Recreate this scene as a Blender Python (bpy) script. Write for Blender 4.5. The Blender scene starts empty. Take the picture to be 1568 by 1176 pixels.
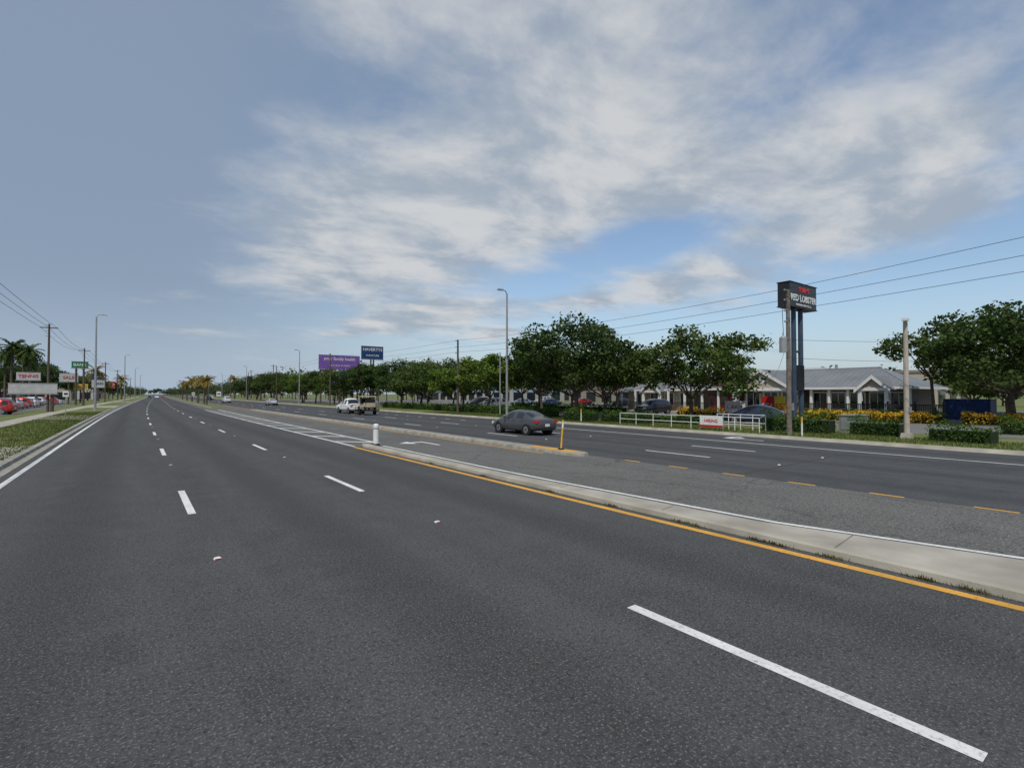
import bpy, math, random
import numpy as np
from mathutils import Vector, Matrix
R = math.radians
random.seed(7); rng = np.random.default_rng(7)
scene = bpy.context.scene
scene.view_settings.view_transform = 'Standard'
scene.view_settings.look = 'None'
scene.view_settings.exposure = 0

# ------------------------------------------------------------------ materials
MATS = {}
def nodes_of(m):
    m.use_nodes = True
    nt = m.node_tree
    return nt, nt.nodes, nt.links
def nmat(name, c1, c2=None, scale=5.0, rough=0.8, bump=0.0, bscale=None, metallic=0.0, detail=4, lo=0.35, hi=0.65, spec=0.3, coat=0.0):
    if name in MATS: return MATS[name]
    m = bpy.data.materials.new(name); nt, N, L = nodes_of(m)
    b = N['Principled BSDF']
    b.inputs['Roughness'].default_value = rough
    b.inputs['Metallic'].default_value = metallic
    b.inputs['Specular IOR Level'].default_value = spec
    b.inputs['Coat Weight'].default_value = coat
    if c2 is None: c2 = tuple(v*0.82 for v in c1)
    tc = N.new('ShaderNodeTexCoord')
    no = N.new('ShaderNodeTexNoise'); no.inputs['Scale'].default_value = scale; no.inputs['Detail'].default_value = detail
    L.new(tc.outputs['Object'], no.inputs['Vector'])
    mr = N.new('ShaderNodeMapRange'); mr.inputs[1].default_value = lo; mr.inputs[2].default_value = hi
    L.new(no.outputs[0], mr.inputs[0])
    mx = N.new('ShaderNodeMix'); mx.data_type = 'RGBA'
    L.new(mr.outputs[0], mx.inputs[0])
    mx.inputs[6].default_value = (*c1, 1); mx.inputs[7].default_value = (*c2, 1)
    L.new(mx.outputs[2], b.inputs['Base Color'])
    if bump > 0:
        n2 = N.new('ShaderNodeTexNoise'); n2.inputs['Scale'].default_value = bscale or scale*4; n2.inputs['Detail'].default_value = 4
        L.new(tc.outputs['Object'], n2.inputs['Vector'])
        bp = N.new('ShaderNodeBump'); bp.inputs['Strength'].default_value = bump; bp.inputs['Distance'].default_value = 0.02
        L.new(n2.outputs[0], bp.inputs['Height']); L.new(bp.outputs[0], b.inputs['Normal'])
    MATS[name] = m
    return m

def leafmat(name, dark, light, trans=0.3):
    if name in MATS: return MATS[name]
    m = bpy.data.materials.new(name); nt, N, L = nodes_of(m)
    for n in list(N): N.remove(n)
    out = N.new('ShaderNodeOutputMaterial')
    geo = N.new('ShaderNodeNewGeometry')
    tc = N.new('ShaderNodeTexCoord')
    no = N.new('ShaderNodeTexNoise'); no.inputs['Scale'].default_value = 0.8; no.inputs['Detail'].default_value = 1
    L.new(tc.outputs['Object'], no.inputs['Vector'])
    ad = N.new('ShaderNodeMath'); ad.operation = 'MULTIPLY_ADD'; ad.inputs[1].default_value = 0.5
    L.new(geo.outputs['Random Per Island'], ad.inputs[0])
    mr = N.new('ShaderNodeMapRange'); mr.inputs[1].default_value = .35; mr.inputs[2].default_value = .65; mr.inputs[4].default_value = 0.6
    L.new(no.outputs[0], mr.inputs[0]); L.new(mr.outputs[0], ad.inputs[2])
    mx = N.new('ShaderNodeMix'); mx.data_type = 'RGBA'
    L.new(ad.outputs[0], mx.inputs[0])
    mx.inputs[6].default_value = (*dark, 1); mx.inputs[7].default_value = (*light, 1)
    df = N.new('ShaderNodeBsdfDiffuse')
    tr = N.new('ShaderNodeBsdfTranslucent')
    L.new(mx.outputs[2], df.inputs['Color']); L.new(mx.outputs[2], tr.inputs['Color'])
    ms = N.new('ShaderNodeMixShader'); ms.inputs[0].default_value = trans
    L.new(df.outputs[0], ms.inputs[1]); L.new(tr.outputs[0], ms.inputs[2]); L.new(ms.outputs[0], out.inputs[0])
    MATS[name] = m
    return m

def asphalt(name, base, speck, specks=0.5, tracks=None, rough=0.9, patch=0.0, patchcol=(0.1,0.1,0.1), cracks=0.0, grain=(46,20)):
    m = bpy.data.materials.new(name); nt, N, L = nodes_of(m)
    b = N['Principled BSDF']; b.inputs['Roughness'].default_value = rough; b.inputs['Specular IOR Level'].default_value = 0.2
    tc = N.new('ShaderNodeTexCoord')
    def noise(scale, detail=3, rough_=0.5, vec=None):
        n = N.new('ShaderNodeTexNoise'); n.inputs['Scale'].default_value = scale; n.inputs['Detail'].default_value = detail
        n.inputs['Roughness'].default_value = rough_
        L.new(vec or tc.outputs['Object'], n.inputs['Vector']); return n.outputs[0]
    def mrange(s, a, b_, c=0, d=1):
        r = N.new('ShaderNodeMapRange'); r.inputs[1].default_value = a; r.inputs[2].default_value = b_; r.inputs[3].default_value = c; r.inputs[4].default_value = d
        L.new(s, r.inputs[0]); return r.outputs[0]
    def mix(f, a, b_, t='MIX'):
        x = N.new('ShaderNodeMix'); x.data_type = 'RGBA'; x.blend_type = t
        if isinstance(f, float): x.inputs[0].default_value = f
        else: L.new(f, x.inputs[0])
        for i, v in ((6, a), (7, b_)):
            if isinstance(v, tuple): x.inputs[i].default_value = (*v, 1)
            else: L.new(v, x.inputs[i])
        return x.outputs[2]
    def math_(op,a,b_=None):
        x=N.new('ShaderNodeMath'); x.operation=op
        for i,v in enumerate((a,b_)):
            if v is None: continue
            if isinstance(v,(int,float)): x.inputs[i].default_value=v
            else: L.new(v,x.inputs[i])
        return x.outputs[0]
    mp = N.new('ShaderNodeMapping'); mp.inputs['Scale'].default_value = (1.0, 0.10, 1)
    L.new(tc.outputs['Object'], mp.inputs['Vector'])
    big = noise(0.9, 4, 0.6, mp.outputs[0])
    col = mix(mrange(big, .3, .7), tuple(v*0.76 for v in base), tuple(v*1.24 for v in base))
    med = noise(1.4, 5, 0.7)
    col = mix(mrange(med, .4, .7, 0, .65), col, tuple(v*1.35 for v in base))
    if tracks:
        sx=N.new('ShaderNodeSeparateXYZ'); L.new(tc.outputs['Object'],sx.inputs[0])
        c=math_('COSINE',math_('MULTIPLY',math_('SUBTRACT',sx.outputs[0],tracks[0]),2*math.pi/tracks[1]))
        col=mix(mrange(math_('ADD',c,math_('MULTIPLY',math_('SUBTRACT',big,.5),1.6)),.35,1.1,0,.6),col,tuple(v*.6 for v in base))
    if patch > 0:
        pn = noise(0.45, 5, 0.65)
        col = mix(mrange(pn, .47, .58, 0, patch), col, patchcol)
    fine = noise(grain[0], 2, 0.6)
    col = mix(mrange(fine, .54, .68, 0, specks), col, speck)
    f2 = noise(grain[1], 3, 0.8)
    col = mix(mrange(f2, .50, .64, 0, .62), col, tuple(v*0.33 for v in base))
    if cracks>0:
        nv=N.new('ShaderNodeTexNoise'); nv.inputs['Scale'].default_value=2.0; nv.inputs['Detail'].default_value=4; L.new(tc.outputs['Object'],nv.inputs['Vector'])
        va=N.new('ShaderNodeVectorMath'); va.operation='MULTIPLY_ADD'; va.inputs[1].default_value=(.8,.8,0); L.new(nv.outputs[1],va.inputs[0]); L.new(tc.outputs['Object'],va.inputs[2])
        vo=N.new('ShaderNodeTexVoronoi'); vo.feature='DISTANCE_TO_EDGE'; vo.inputs['Scale'].default_value=.22; L.new(va.outputs[0],vo.inputs['Vector'])
        col=mix(mrange(vo.outputs['Distance'],.008,.001,0,cracks),col,tuple(v*.4 for v in base))
    L.new(col, b.inputs['Base Color'])
    bp = N.new('ShaderNodeBump'); bp.inputs['Strength'].default_value = 0.6; bp.inputs['Distance'].default_value = 0.012
    L.new(fine, bp.inputs['Height']); L.new(bp.outputs[0], b.inputs['Normal'])
    MATS[name] = m
    return m

def paint(name, col, under=(0.07,0.07,0.07), wear=0.6):
    m = bpy.data.materials.new(name); nt, N, L = nodes_of(m)
    b = N['Principled BSDF']; b.inputs['Roughness'].default_value = 0.75
    tc = N.new('ShaderNodeTexCoord')
    n = N.new('ShaderNodeTexNoise'); n.inputs['Scale'].default_value = 18; n.inputs['Detail'].default_value = 7; n.inputs['Roughness'].default_value = 0.8
    L.new(tc.outputs['Object'], n.inputs['Vector'])
    r = N.new('ShaderNodeMapRange'); r.inputs[1].default_value = .51; r.inputs[2].default_value = .66; r.inputs[4].default_value = wear
    L.new(n.outputs[0], r.inputs[0])
    n2 = N.new('ShaderNodeTexNoise'); n2.inputs['Scale'].default_value = 1.3; n2.inputs['Detail'].default_value = 4
    L.new(tc.outputs['Object'], n2.inputs['Vector'])
    r2 = N.new('ShaderNodeMapRange'); r2.inputs[1].default_value = .3; r2.inputs[2].default_value = .7
    L.new(n2.outputs[0], r2.inputs[0])
    x0 = N.new('ShaderNodeMix'); x0.data_type = 'RGBA'; L.new(r2.outputs[0], x0.inputs[0])
    x0.inputs[6].default_value = (*col, 1); x0.inputs[7].default_value = (*[c*0.74 for c in col], 1)
    x = N.new('ShaderNodeMix'); x.data_type = 'RGBA'; L.new(r.outputs[0], x.inputs[0])
    L.new(x0.outputs[2], x.inputs[6]); x.inputs[7].default_value = (*under, 1)
    L.new(x.outputs[2], b.inputs['Base Color'])
    MATS[name] = m
    return m

M_asph = asphalt('asphalt_near', (0.064,0.065,0.065), (0.24,0.24,0.23), .6, tracks=(2.75,3.6))
M_asph2 = asphalt('asphalt_far', (0.070,0.072,0.074), (0.17,0.17,0.17), .35, tracks=(19.3,3.3))
M_asph3 = asphalt('asphalt_worn', (0.106,0.105,0.099), (0.36,0.35,0.32), .7, patch=.55, patchcol=(0.14,0.137,0.128), cracks=.6, grain=(30,12))
M_lot = asphalt('asphalt_lot', (0.16,0.158,0.15), (0.25,0.25,0.24), .3, patch=.5, patchcol=(0.2,0.195,0.18))
M_white = paint('paint_white', (0.76,0.76,0.74))
M_yellow = paint('paint_yellow', (0.72,0.37,0.05))
M_conc = nmat('concrete', (0.44,0.41,0.345), (0.27,0.25,0.205), 1.1, .9, .3, 40, detail=9, lo=.3, hi=.7)
M_conc2 = nmat('concrete_kerb', (0.37,0.35,0.30), (0.19,0.18,0.15), 2.5, .9, .4, 40, detail=8, lo=.3, hi=.7)
M_grass = nmat('grass_ground', (0.085,0.13,0.028), (0.19,0.175,0.075), 0.42, 1, .6, 30, detail=9, lo=.35, hi=.70)
M_wood = nmat('wood_pole', (0.12,0.095,0.075), (0.07,0.055,0.045), 6, .9)
M_steel = nmat('galvanised_steel', (0.42,0.43,0.43), (0.33,0.34,0.34), 3, .45, metallic=.5)
M_black = nmat('black_metal', (0.015,0.015,0.017), (0.03,0.03,0.03), 4, .5)
M_dark = nmat('rubber', (0.012,0.012,0.012), (0.02,0.02,0.02), 5, .8)
M_glass = nmat('dark_glass', (0.012,0.016,0.02), (0.02,0.025,0.03), 1, .06, spec=.8)
M_wp = nmat('white_plastic', (0.78,0.78,0.76), (0.62,0.62,0.60), 8, .5)
M_bark = nmat('bark', (0.13,0.105,0.08), (0.06,0.05,0.04), 7, .95, .5)
M_red = nmat('tail_light', (0.45,0.01,0.01), (0.35,0.01,0.01), 3, .25, spec=.6)
M_chrome = nmat('alloy', (0.5,0.5,0.5), (0.4,0.4,0.4), 3, .3, metallic=.8)
M_lamp = nmat('head_lamp', (0.7,0.7,0.7), (0.6,0.6,0.6), 3, .15, spec=.8)
L_oak = leafmat('oak_leaves', (0.036,0.066,0.019), (0.130,0.175,0.050))
L_oakd = leafmat('dark_oak_leaves', (0.026,0.050,0.017), (0.095,0.138,0.042))
L_oak2 = leafmat('bright_leaves', (0.065,0.11,0.02), (0.19,0.265,0.055))
L_hedge = leafmat('hedge_leaves', (0.03,0.075,0.015), (0.11,0.19,0.035))
L_far = leafmat('hazed_far_leaves', (0.055,0.080,0.040), (0.115,0.142,0.068))  # haze is put into the leaf colour: paler for distant trees
L_palm = leafmat('palm_leaves', (0.09,0.09,0.02), (0.32,0.22,0.05))
L_flower = leafmat('croton_leaves', (0.38,0.19,0.02), (0.75,0.50,0.05))
L_grass = leafmat('grass_blades', (0.06,0.10,0.02), (0.15,0.17,0.05))

# ------------------------------------------------------------------ mesh builder
class MB:
    def __init__(s): s.v=[]; s.f=[]; s.m=[]; s.mats=[]
    def mi(s, mat):
        if mat not in s.mats: s.mats.append(mat)
        return s.mats.index(mat)
    def poly(s, pts, mat):
        b=len(s.v); s.v.extend([tuple(p) for p in pts]); s.f.append(tuple(range(b,b+len(pts)))); s.m.append(s.mi(mat))
    def box(s, c, size, mat, rz=0.0, top=1.0):
        x,y,z=[k/2 for k in size]; b=len(s.v); k=s.mi(mat); cs,sn=math.cos(rz),math.sin(rz)
        for dz,tp in ((-z,1),(z,top)):
            for dx,dy in ((-x,-y),(x,-y),(x,y),(-x,y)):
                dx*=tp; dy*=tp
                s.v.append((c[0]+dx*cs-dy*sn, c[1]+dx*sn+dy*cs, c[2]+dz))
        for f in ((3,2,1,0),(4,5,6,7),(0,1,5,4),(1,2,6,5),(2,3,7,6),(3,0,4,7)):
            s.f.append(tuple(b+i for i in f)); s.m.append(k)
    def cyl(s, p0, p1, r0, r1, mat, n=8, caps=True):
        p0=Vector(p0); p1=Vector(p1); d=(p1-p0)
        if d.length<1e-6: return
        d.normalize(); a=d.orthogonal().normalized(); c=d.cross(a); b=len(s.v); k=s.mi(mat)
        for p,r in ((p0,r0),(p1,r1)):
            for i in range(n):
                t=2*math.pi*i/n; q=p+a*(r*math.cos(t))+c*(r*math.sin(t)); s.v.append(tuple(q))
        for i in range(n):
            j=(i+1)%n; s.f.append((b+i,b+j,b+n+j,b+n+i)); s.m.append(k)
        if caps:
            s.f.append(tuple(b+i for i in reversed(range(n)))); s.m.append(k)
            s.f.append(tuple(b+n+i for i in range(n))); s.m.append(k)
    def tube(s, pts, rs, mat, n=6):
        for i in range(len(pts)-1):
            s.cyl(pts[i],pts[i+1],rs[i],rs[i+1],mat,n,caps=(i==0 or i==len(pts)-2))
    def arr(s, V, F, mat):
        b=len(s.v); k=s.mi(mat)
        s.v.extend(map(tuple, V.tolist())); s.f.extend([tuple(r) for r in (F+b).tolist()]); s.m.extend([k]*len(F))
    def obj(s, name, parent=None, smooth=False, loc=(0,0,0), rz=0.0, coll=True):
        me=bpy.data.meshes.new(name); me.from_pydata(s.v,[],s.f)
        for m in s.mats: me.materials.append(m)
        me.polygons.foreach_set('material_index', s.m)
        if smooth: me.polygons.foreach_set('use_smooth',[True]*len(s.f))
        me.update()
        o=bpy.data.objects.new(name,me); scene.collection.objects.link(o)
        o.location=loc; o.rotation_euler=(0,0,rz)
        if parent: o.parent=parent
        return o
def empty(name, loc=(0,0,0), rz=0):
    e=bpy.data.objects.new(name,None); scene.collection.objects.link(e); e.location=loc; e.rotation_euler=(0,0,rz); e.empty_display_size=.5; return e
def inst(o, name, loc, rz=0, sc=(1,1,1)):
    c=bpy.data.objects.new(name,o.data); scene.collection.objects.link(c); c.location=loc; c.rotation_euler=(0,0,rz); c.scale=sc; return c
def text(body, size, mat, loc, rot, parent, name='lettering', ext=.01, align='CENTER', bold=0.0):
    cu=bpy.data.curves.new(name,'FONT'); cu.body=body; cu.size=size; cu.extrude=ext; cu.align_x=align; cu.align_y='CENTER'; cu.offset=bold
    cu.materials.append(mat)
    o=bpy.data.objects.new(name,cu); scene.collection.objects.link(o); o.location=loc; o.rotation_euler=rot; o.parent=parent; return o

# ------------------------------------------------------------------ road frame: d = lateral offset, t = distance along
def off(t): return 0.0144*((t-80)+math.sqrt((t-80)**2+1600)) - 0.136
def pt(d,t,z=0.0): return (d+off(t), t, z)
def ts_range(t0,t1):
    ts=[t0]; t=t0
    while t<t1:
        step = 3 if t<60 else (8 if t<250 else 40)
        t=min(t+step,t1); ts.append(t)
    return ts
def strip(mb,d0,d1,t0,t1,z,mat):
    f0=d0 if callable(d0) else (lambda t:d0); f1=d1 if callable(d1) else (lambda t:d1)
    ts=ts_range(t0,t1)
    for a,b in zip(ts[:-1],ts[1:]):
        mb.poly([pt(f0(a),a,z),pt(f1(a),a,z),pt(f1(b),b,z),pt(f0(b),b,z)],mat)
def loft(mb,prof,t0,t1,mat,ts=None,cap=True):
    ts=ts or ts_range(t0,t1)
    rows=[[pt((d(t) if callable(d) else d),t,z) for d,z in prof] for t in ts]
    for r0,r1 in zip(rows[:-1],rows[1:]):
        for i in range(len(prof)-1):
            mb.poly([r0[i],r0[i+1],r1[i+1],r1[i]],mat)
    if cap:
        mb.poly(rows[0],mat); mb.poly(rows[-1][::-1],mat)

TF=2500
g=MB(); g.poly([(-4000,-1500,-0.02),(5000,-1500,-0.02),(5000,6000,-0.02),(-4000,6000,-0.02)],M_grass); g.obj('ground')
r=MB()
strip(r,-3.1,8.3,-80,TF,0.0,M_asph)
r.obj('near_road')
r=MB(); strip(r,8.3,14.4,-80,TF,0.0,M_asph3); r.obj('turn_lane_road')
r=MB(); strip(r,14.4,28.3,-80,TF,0.0,M_asph2); r.obj('far_road')

# paint
def dashes(mb,d,start,length,period,t0,t1,w,mat,z=.004):
    k=math.ceil((t0-start)/period); t=start+k*period
    while t<t1:
        strip(mb,d-w/2,d+w/2,t,t+length,z,mat); t+=period
p=MB()
strip(p,-2.87,-2.72,-80,700,.004,M_white)
dashes(p,.95,12.1,3.05,12.19,-60,650,.14,M_white)
for t in (-35.5,-23.3,-11.1,.9,12.4,24.0,36.6,48.9): strip(p,4.48,4.62,t,t+3.0,.004,M_white)
dashes(p,4.55,61.1,3.05,12.19,61,650,.14,M_white)
dashes(p,17.6,11.2,3.05,12.19,-60,650,.14,M_white)
dashes(p,20.9,11.2,3.05,12.19,-60,650,.14,M_white)
strip(p,24.15,24.29,-80,34,.004,M_white)
dashes(p,24.22,40,.9,3.0,38,64,.14,M_white)
strip(p,8.05,8.2,23.2,90,.004,M_white)
def gore_far(t): return 9.55+(t-24)*0.004
strip(p,gore_far,lambda t:gore_far(t)+.15,24,90,.004,M_white)
t=26
while t<88:
    p.poly([pt(8.22,t,.004),pt(8.22,t+.45,.004),pt(gore_far(t),t-1.1,.004),pt(gore_far(t),t-1.55,.004)],M_white); t+=4.2
def arrow(mb,d,t,mat,left=True,s=1.0):
    k=-1 if left else 1
    mb.poly([pt(d-.08,t,.004),pt(d+.08,t,.004),pt(d+.08,t+1.6*s,.004),pt(d-.08,t+1.6*s,.004)],mat)
    mb.poly([pt(d+.08*-k,t+1.6*s,.004),pt(d+.6*k,t+1.5*s,.004),pt(d+.6*k,t+1.75*s,.004),pt(d+.08*-k,t+1.85*s,.004)],mat)
    mb.poly([pt(d+.6*k,t+1.1*s,.004),pt(d+1.25*k,t+1.62*s,.004),pt(d+.6*k,t+2.15*s,.004)],mat)
arrow(p,11.6,21.5,M_white,True,1.1)
arrow(p,26.0,13.5,M_white,False,1.2); arrow(p,26.0,30,M_white,False,1.2)
p.obj('white_road_markings')
p=MB()
strip(p,7.93,8.10,-80,23,.0045,M_yellow)
dashes(p,14.4,-20.9,.7,1.93,-60,13.0,.12,M_yellow,.005)
strip(p,13.3,13.42,16,600,.004,M_yellow)
strip(p,14.62,14.75,16,600,.004,M_yellow)
p.obj('yellow_road_markings')

s_=MB()
for k in range(0,22):
    for d in (1.0,4.6,17.6,20.9):
        t=8.6+12.19*k; s_.box(pt(d,t,.012),(.1,.1,.02),M_wp,top=.6)
        s_.box(pt(d,t-.055,.01),(.08,.015,.014),M_red)
s_.obj('road_studs')
M_tar=nmat('tar',(0.025,0.025,0.025),(0.045,0.044,0.043),6,.7)
tj=MB()
def jag(d0,t0,d1,t1,w_,n=26,amp=.05):
    rr=random.Random(int(d0*100+t0)); prev=None
    for i in range(n+1):
        u=i/n; d=d0+(d1-d0)*u+rr.uniform(-amp,amp); t=t0+(t1-t0)*u+rr.uniform(-amp,amp)
        if prev:
            a=Vector(pt(*prev)); b=Vector(pt(d,t)); n_=(b-a).cross(Vector((0,0,1))).normalized()*w_*rr.uniform(.3,.6)
            tj.poly([a-n_+Vector((0,0,.003)),a+n_+Vector((0,0,.003)),b+n_+Vector((0,0,.003)),b-n_+Vector((0,0,.003))],M_tar)
        prev=(d,t)
jag(-3,31,7.8,33,.05); jag(-3,58,7.8,57,.07); jag(14.9,20,27.8,18.5,.05); jag(14.9,8.3,27.8,8.8,.04)
jag(21,-6,21.2,24,.03,60); jag(-1,40,-.9,70,.05,40)
tj.obj('tar_joints')

# concrete median (widens towards the camera)
def fe(t):
    if t>=12: return 8.74
    if t>=4.8: return 8.74+(12-t)/7.2*.40
    return 9.14+(4.8-t)*.25
md=MB()
def nose(t,base,mid):
    if t>22.0:
        k=max(0.0,1-((t-22.0)/1.2)**2)**.5
        return mid+(base-mid)*k
    return base
def ne(t): return 8.30
ts=[-80,-60,-40,-20,-10,-6,-3,0,1.5,3,4.8,6,8,10,12,14,16,18,20,22,22.4,22.8,23.0,23.15,23.19]
mid=8.52
loft(md,[(lambda t:nose(t,ne(t),mid),.0),(lambda t:nose(t,ne(t)+.02,mid),.09),(lambda t:nose(t,ne(t)+.07,mid),.115),
         (lambda t:nose(t,fe(t)-.07,mid),.115),(lambda t:nose(t,fe(t)-.02,mid),.09),(lambda t:nose(t,fe(t),mid),.0)],0,0,M_conc,ts=ts)
M_joint=nmat('joint',(0.13,0.12,0.10),(0.2,0.18,0.14),5,1)
for t in (-9.2,-6.1,-3.05,0.4,3.3,6.4,9.4,12.5,15.5,18.6,21.5):
    md.poly([pt(ne(t)+.1,t,.119),pt(fe(t)-.1,t+.12,.119),pt(fe(t)-.1,t+.138,.119),pt(ne(t)+.1,t+.018,.119)],M_joint)
md.obj('concrete_median')
p=MB(); strip(p,lambda t:fe(t)+.50,lambda t:fe(t)+.62,-12,4.8,.004,M_white); strip(p,lambda t:fe(t)+.50,lambda t:fe(t)+.62,4.8,24,.004,M_white); p.obj('median_edge_marking')
sp=MB()
ts=[14.2,14.35,14.6,15,16,18,20,24,28,34,40,50,60,70,85]
def w(t): return .42*min(1,math.sqrt(max(0,(t-14.15)/.6)))
loft(sp,[(lambda t:14.03-w(t),0),(lambda t:14.03-w(t)+.03,.1),(lambda t:14.03-w(t)*.75,.13),(lambda t:14.03+w(t)*.75,.13),(lambda t:14.03+w(t)-.03,.1),(lambda t:14.03+w(t),0)],0,0,M_conc2,ts=ts)
sp.poly([pt(13.75,14.7,.134),pt(14.3,14.7,.134),pt(14.3,17.5,.134),pt(13.75,17.5,.134)],M_yellow)
sp.obj('traffic_separator')
fm=MB(); loft(fm,[(9.6,0),(9.6,.12),(9.8,.14),(12.9,.14),(13.1,.12),(13.1,0)],100,900,M_conc2)
strip(fm,9.9,12.8,100,900,.15,M_grass); fm.obj('grass_median')

# kerbs
kb=MB(); loft(kb,[(-3.1,.004),(-3.35,.01),(-3.40,.12),(-3.62,.13),(-3.62,.0)],-80,1500,M_conc2); kb.obj('left_kerb')
kb=MB(); loft(kb,[(27.9,.004),(28.2,.012),(28.26,.13),(28.5,.135),(28.5,.0)],-80,1500,M_conc); kb.obj('right_kerb')
vg=MB(); strip(vg,-400,-3.62,-80,1500,.12,M_grass); vg.obj('left_verge')
vg=MB(); strip(vg,28.5,600,-80,1500,.12,M_grass); vg.obj('right_verge')
sw=MB()
strip(sw,-9.0,-7.4,-40,500,.126,M_conc)
for a,b in ((25,29),(62,70),(112,124),(180,190)):
    sw.poly([pt(-3.6,a-2,.131),pt(-3.6,b+2,.131),pt(-7.4,b,.131),pt(-7.4,a,.131)],M_conc)
sw.obj('sidewalk')
lt=MB(); lt.poly([(36.5,-60,.128),(94,-60,.128),(94,260,.128),(36.5,260,.128)],M_lot); lt.obj('parking_lot')
lt=MB(); lt.poly([(-60,66,.128),(-11,66,.128),(-11,178,.128),(-60,178,.128)],M_lot); lt.obj('parking_lot')
dr=MB(); dr.poly([(28.4,-2.5,.137),(44,1.0,.137),(44,5.0,.137),(34,4.2,.137),(28.4,4.0,.137)],M_conc); dr.obj('driveway')
pl=MB()
for i in range(22):
    y=-2+i*2.8+30
    pl.box((44,y,.133),(5,.1,.004),M_white)
    pl.box((74,y,.133),(5,.1,.004),M_white)
pl.obj('parking_bay_markings')

# ------------------------------------------------------------------ foliage
def leaves(C, size, flat=0.5, aspect=0.6):
    n=len(C)
    nrm=rng.normal(size=(n,3)); nrm[:,2]=np.abs(nrm[:,2])+flat; nrm/=np.linalg.norm(nrm,axis=1,keepdims=True)
    a=rng.normal(size=(n,3)); a-=nrm*np.sum(a*nrm,axis=1,keepdims=True); a/=np.linalg.norm(a,axis=1,keepdims=True)
    b=np.cross(nrm,a)
    s=(size*rng.uniform(.5,1.4,size=n))[:,None]
    V=np.stack([C-a*s*.5, C+b*s*aspect*.5, C+a*s*.5, C-b*s*aspect*.5],axis=1).reshape(-1,3)
    F=np.arange(4*n).reshape(n,4)
    return V,F
def clump(c, r, n):
    u=rng.normal(size=(n,3)); u/=np.linalg.norm(u,axis=1,keepdims=True)
    rad=rng.uniform(.2,1.0,size=n)**.6*rng.choice([1,1,1,1.3],size=n)
    return np.array(c)+u*rad[:,None]*np.array(r)
def tree(name, H, rad, trunk_h, seed, nclump=34, per=190, leaf=.26, mat=L_oak, tr=.2, wob=.22, low=-.7):
    global rng
    rng=np.random.default_rng(seed); rr=random.Random(seed); mb=MB()
    fork=(rr.uniform(-.3,.3),rr.uniform(-.3,.3),trunk_h)
    mb.tube([(0,0,-.1),(fork[0]*.3,fork[1]*.5,trunk_h*.5),fork],[tr*1.35,tr,tr*.85],M_bark,9)
    cz=(trunk_h+H)/2-.2; rz=(H-trunk_h)/2*1.02
    cents=[]; tries=0
    ph0=[rr.uniform(0,6.28) for _ in range(5)]
    while len(cents)<nclump and tries<6000:
        tries+=1
        th=rr.uniform(0,2*math.pi); ph=math.acos(rr.uniform(low,1)); k=rr.uniform(.25,1)**.42
        k2=1+wob*math.sin(2*th+ph0[0]+2*ph)+wob*.7*math.sin(3*th+ph0[1]-3*ph)+wob*.5*math.sin(5*ph+ph0[3]+th)
        c=Vector((rad*k*k2*math.sin(ph)*math.cos(th), rad*k*k2*math.sin(ph)*math.sin(th), cz+rz*k*min(k2,1.12)*math.cos(ph)*.88))
        if c.z<trunk_h*.75: continue
        if all((c-o).length>rad*.19 for o in cents): cents.append(c)
    limbs=[]
    for i in range(7):
        th=i*math.pi*2/7+rr.uniform(-.3,.3); q=Vector((rad*.45*math.cos(th),rad*.45*math.sin(th),trunk_h+(H-trunk_h)*rr.uniform(.15,.45)))
        m_=Vector(fork).lerp(q,.5)+Vector((0,0,-.15)); mb.tube([fork,m_,q],[tr*.6,tr*.45,tr*.3],M_bark,6); limbs.append(q)
    C=[]
    for c in cents:
        q=min(limbs,key=lambda l:(l-c).length); m_=q.lerp(c,.5)+Vector((rr.uniform(-.25,.25),rr.uniform(-.25,.25),rr.uniform(-.2,.1)))
        mb.tube([q,m_,c],[tr*.26,tr*.17,tr*.06],M_bark,4)
        s=rad*rr.choice((.13,.17,.20,.24,.28)); C.append(clump(c,(s*rr.uniform(.9,1.3),s*rr.uniform(.9,1.3),s*.62),int(per*(s/rad/.2)**1.5*rr.uniform(.7,1.2))))
    C=np.concatenate(C); V,F=leaves(C,leaf,.4,.7); mb.arr(V,F,mat)
    return mb.obj(name)
T1=tree('oak_tree',9.5,4.9,2.3,11,84,165,.30,L_oakd); T1.location=(33.4,35.0,.1)
T2=tree('oak_tree',7.7,4.5,1.9,24,72,165,.28,L_oak,.17); T2.location=(37.4,25.4,.1); 
T3=tree('oak_tree',9.5,5.7,2.3,35,92,170,.30,L_oakd,.2); T3.location=(53.4,8.6,.1)
T4=tree('oak_tree',7.9,3.2,3.6,43,30,130,.26,L_oak,.12,.3); T4.location=(52,13.0,.1)
T5=tree('oak_tree',8.0,3.8,1.8,52,64,160,.30,L_oak2,.15); T5.location=(36,54,.1)
T6=tree('oak_tree',8.6,3.5,2.2,66,60,150,.30,L_oakd,.16,.32); T6.location=(40,48,.1)
T7=tree('oak_tree',7.4,4.9,1.8,77,66,170,.30,L_oak,.18,.3,-.4); T7.location=(42.5,40,.1)
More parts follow.
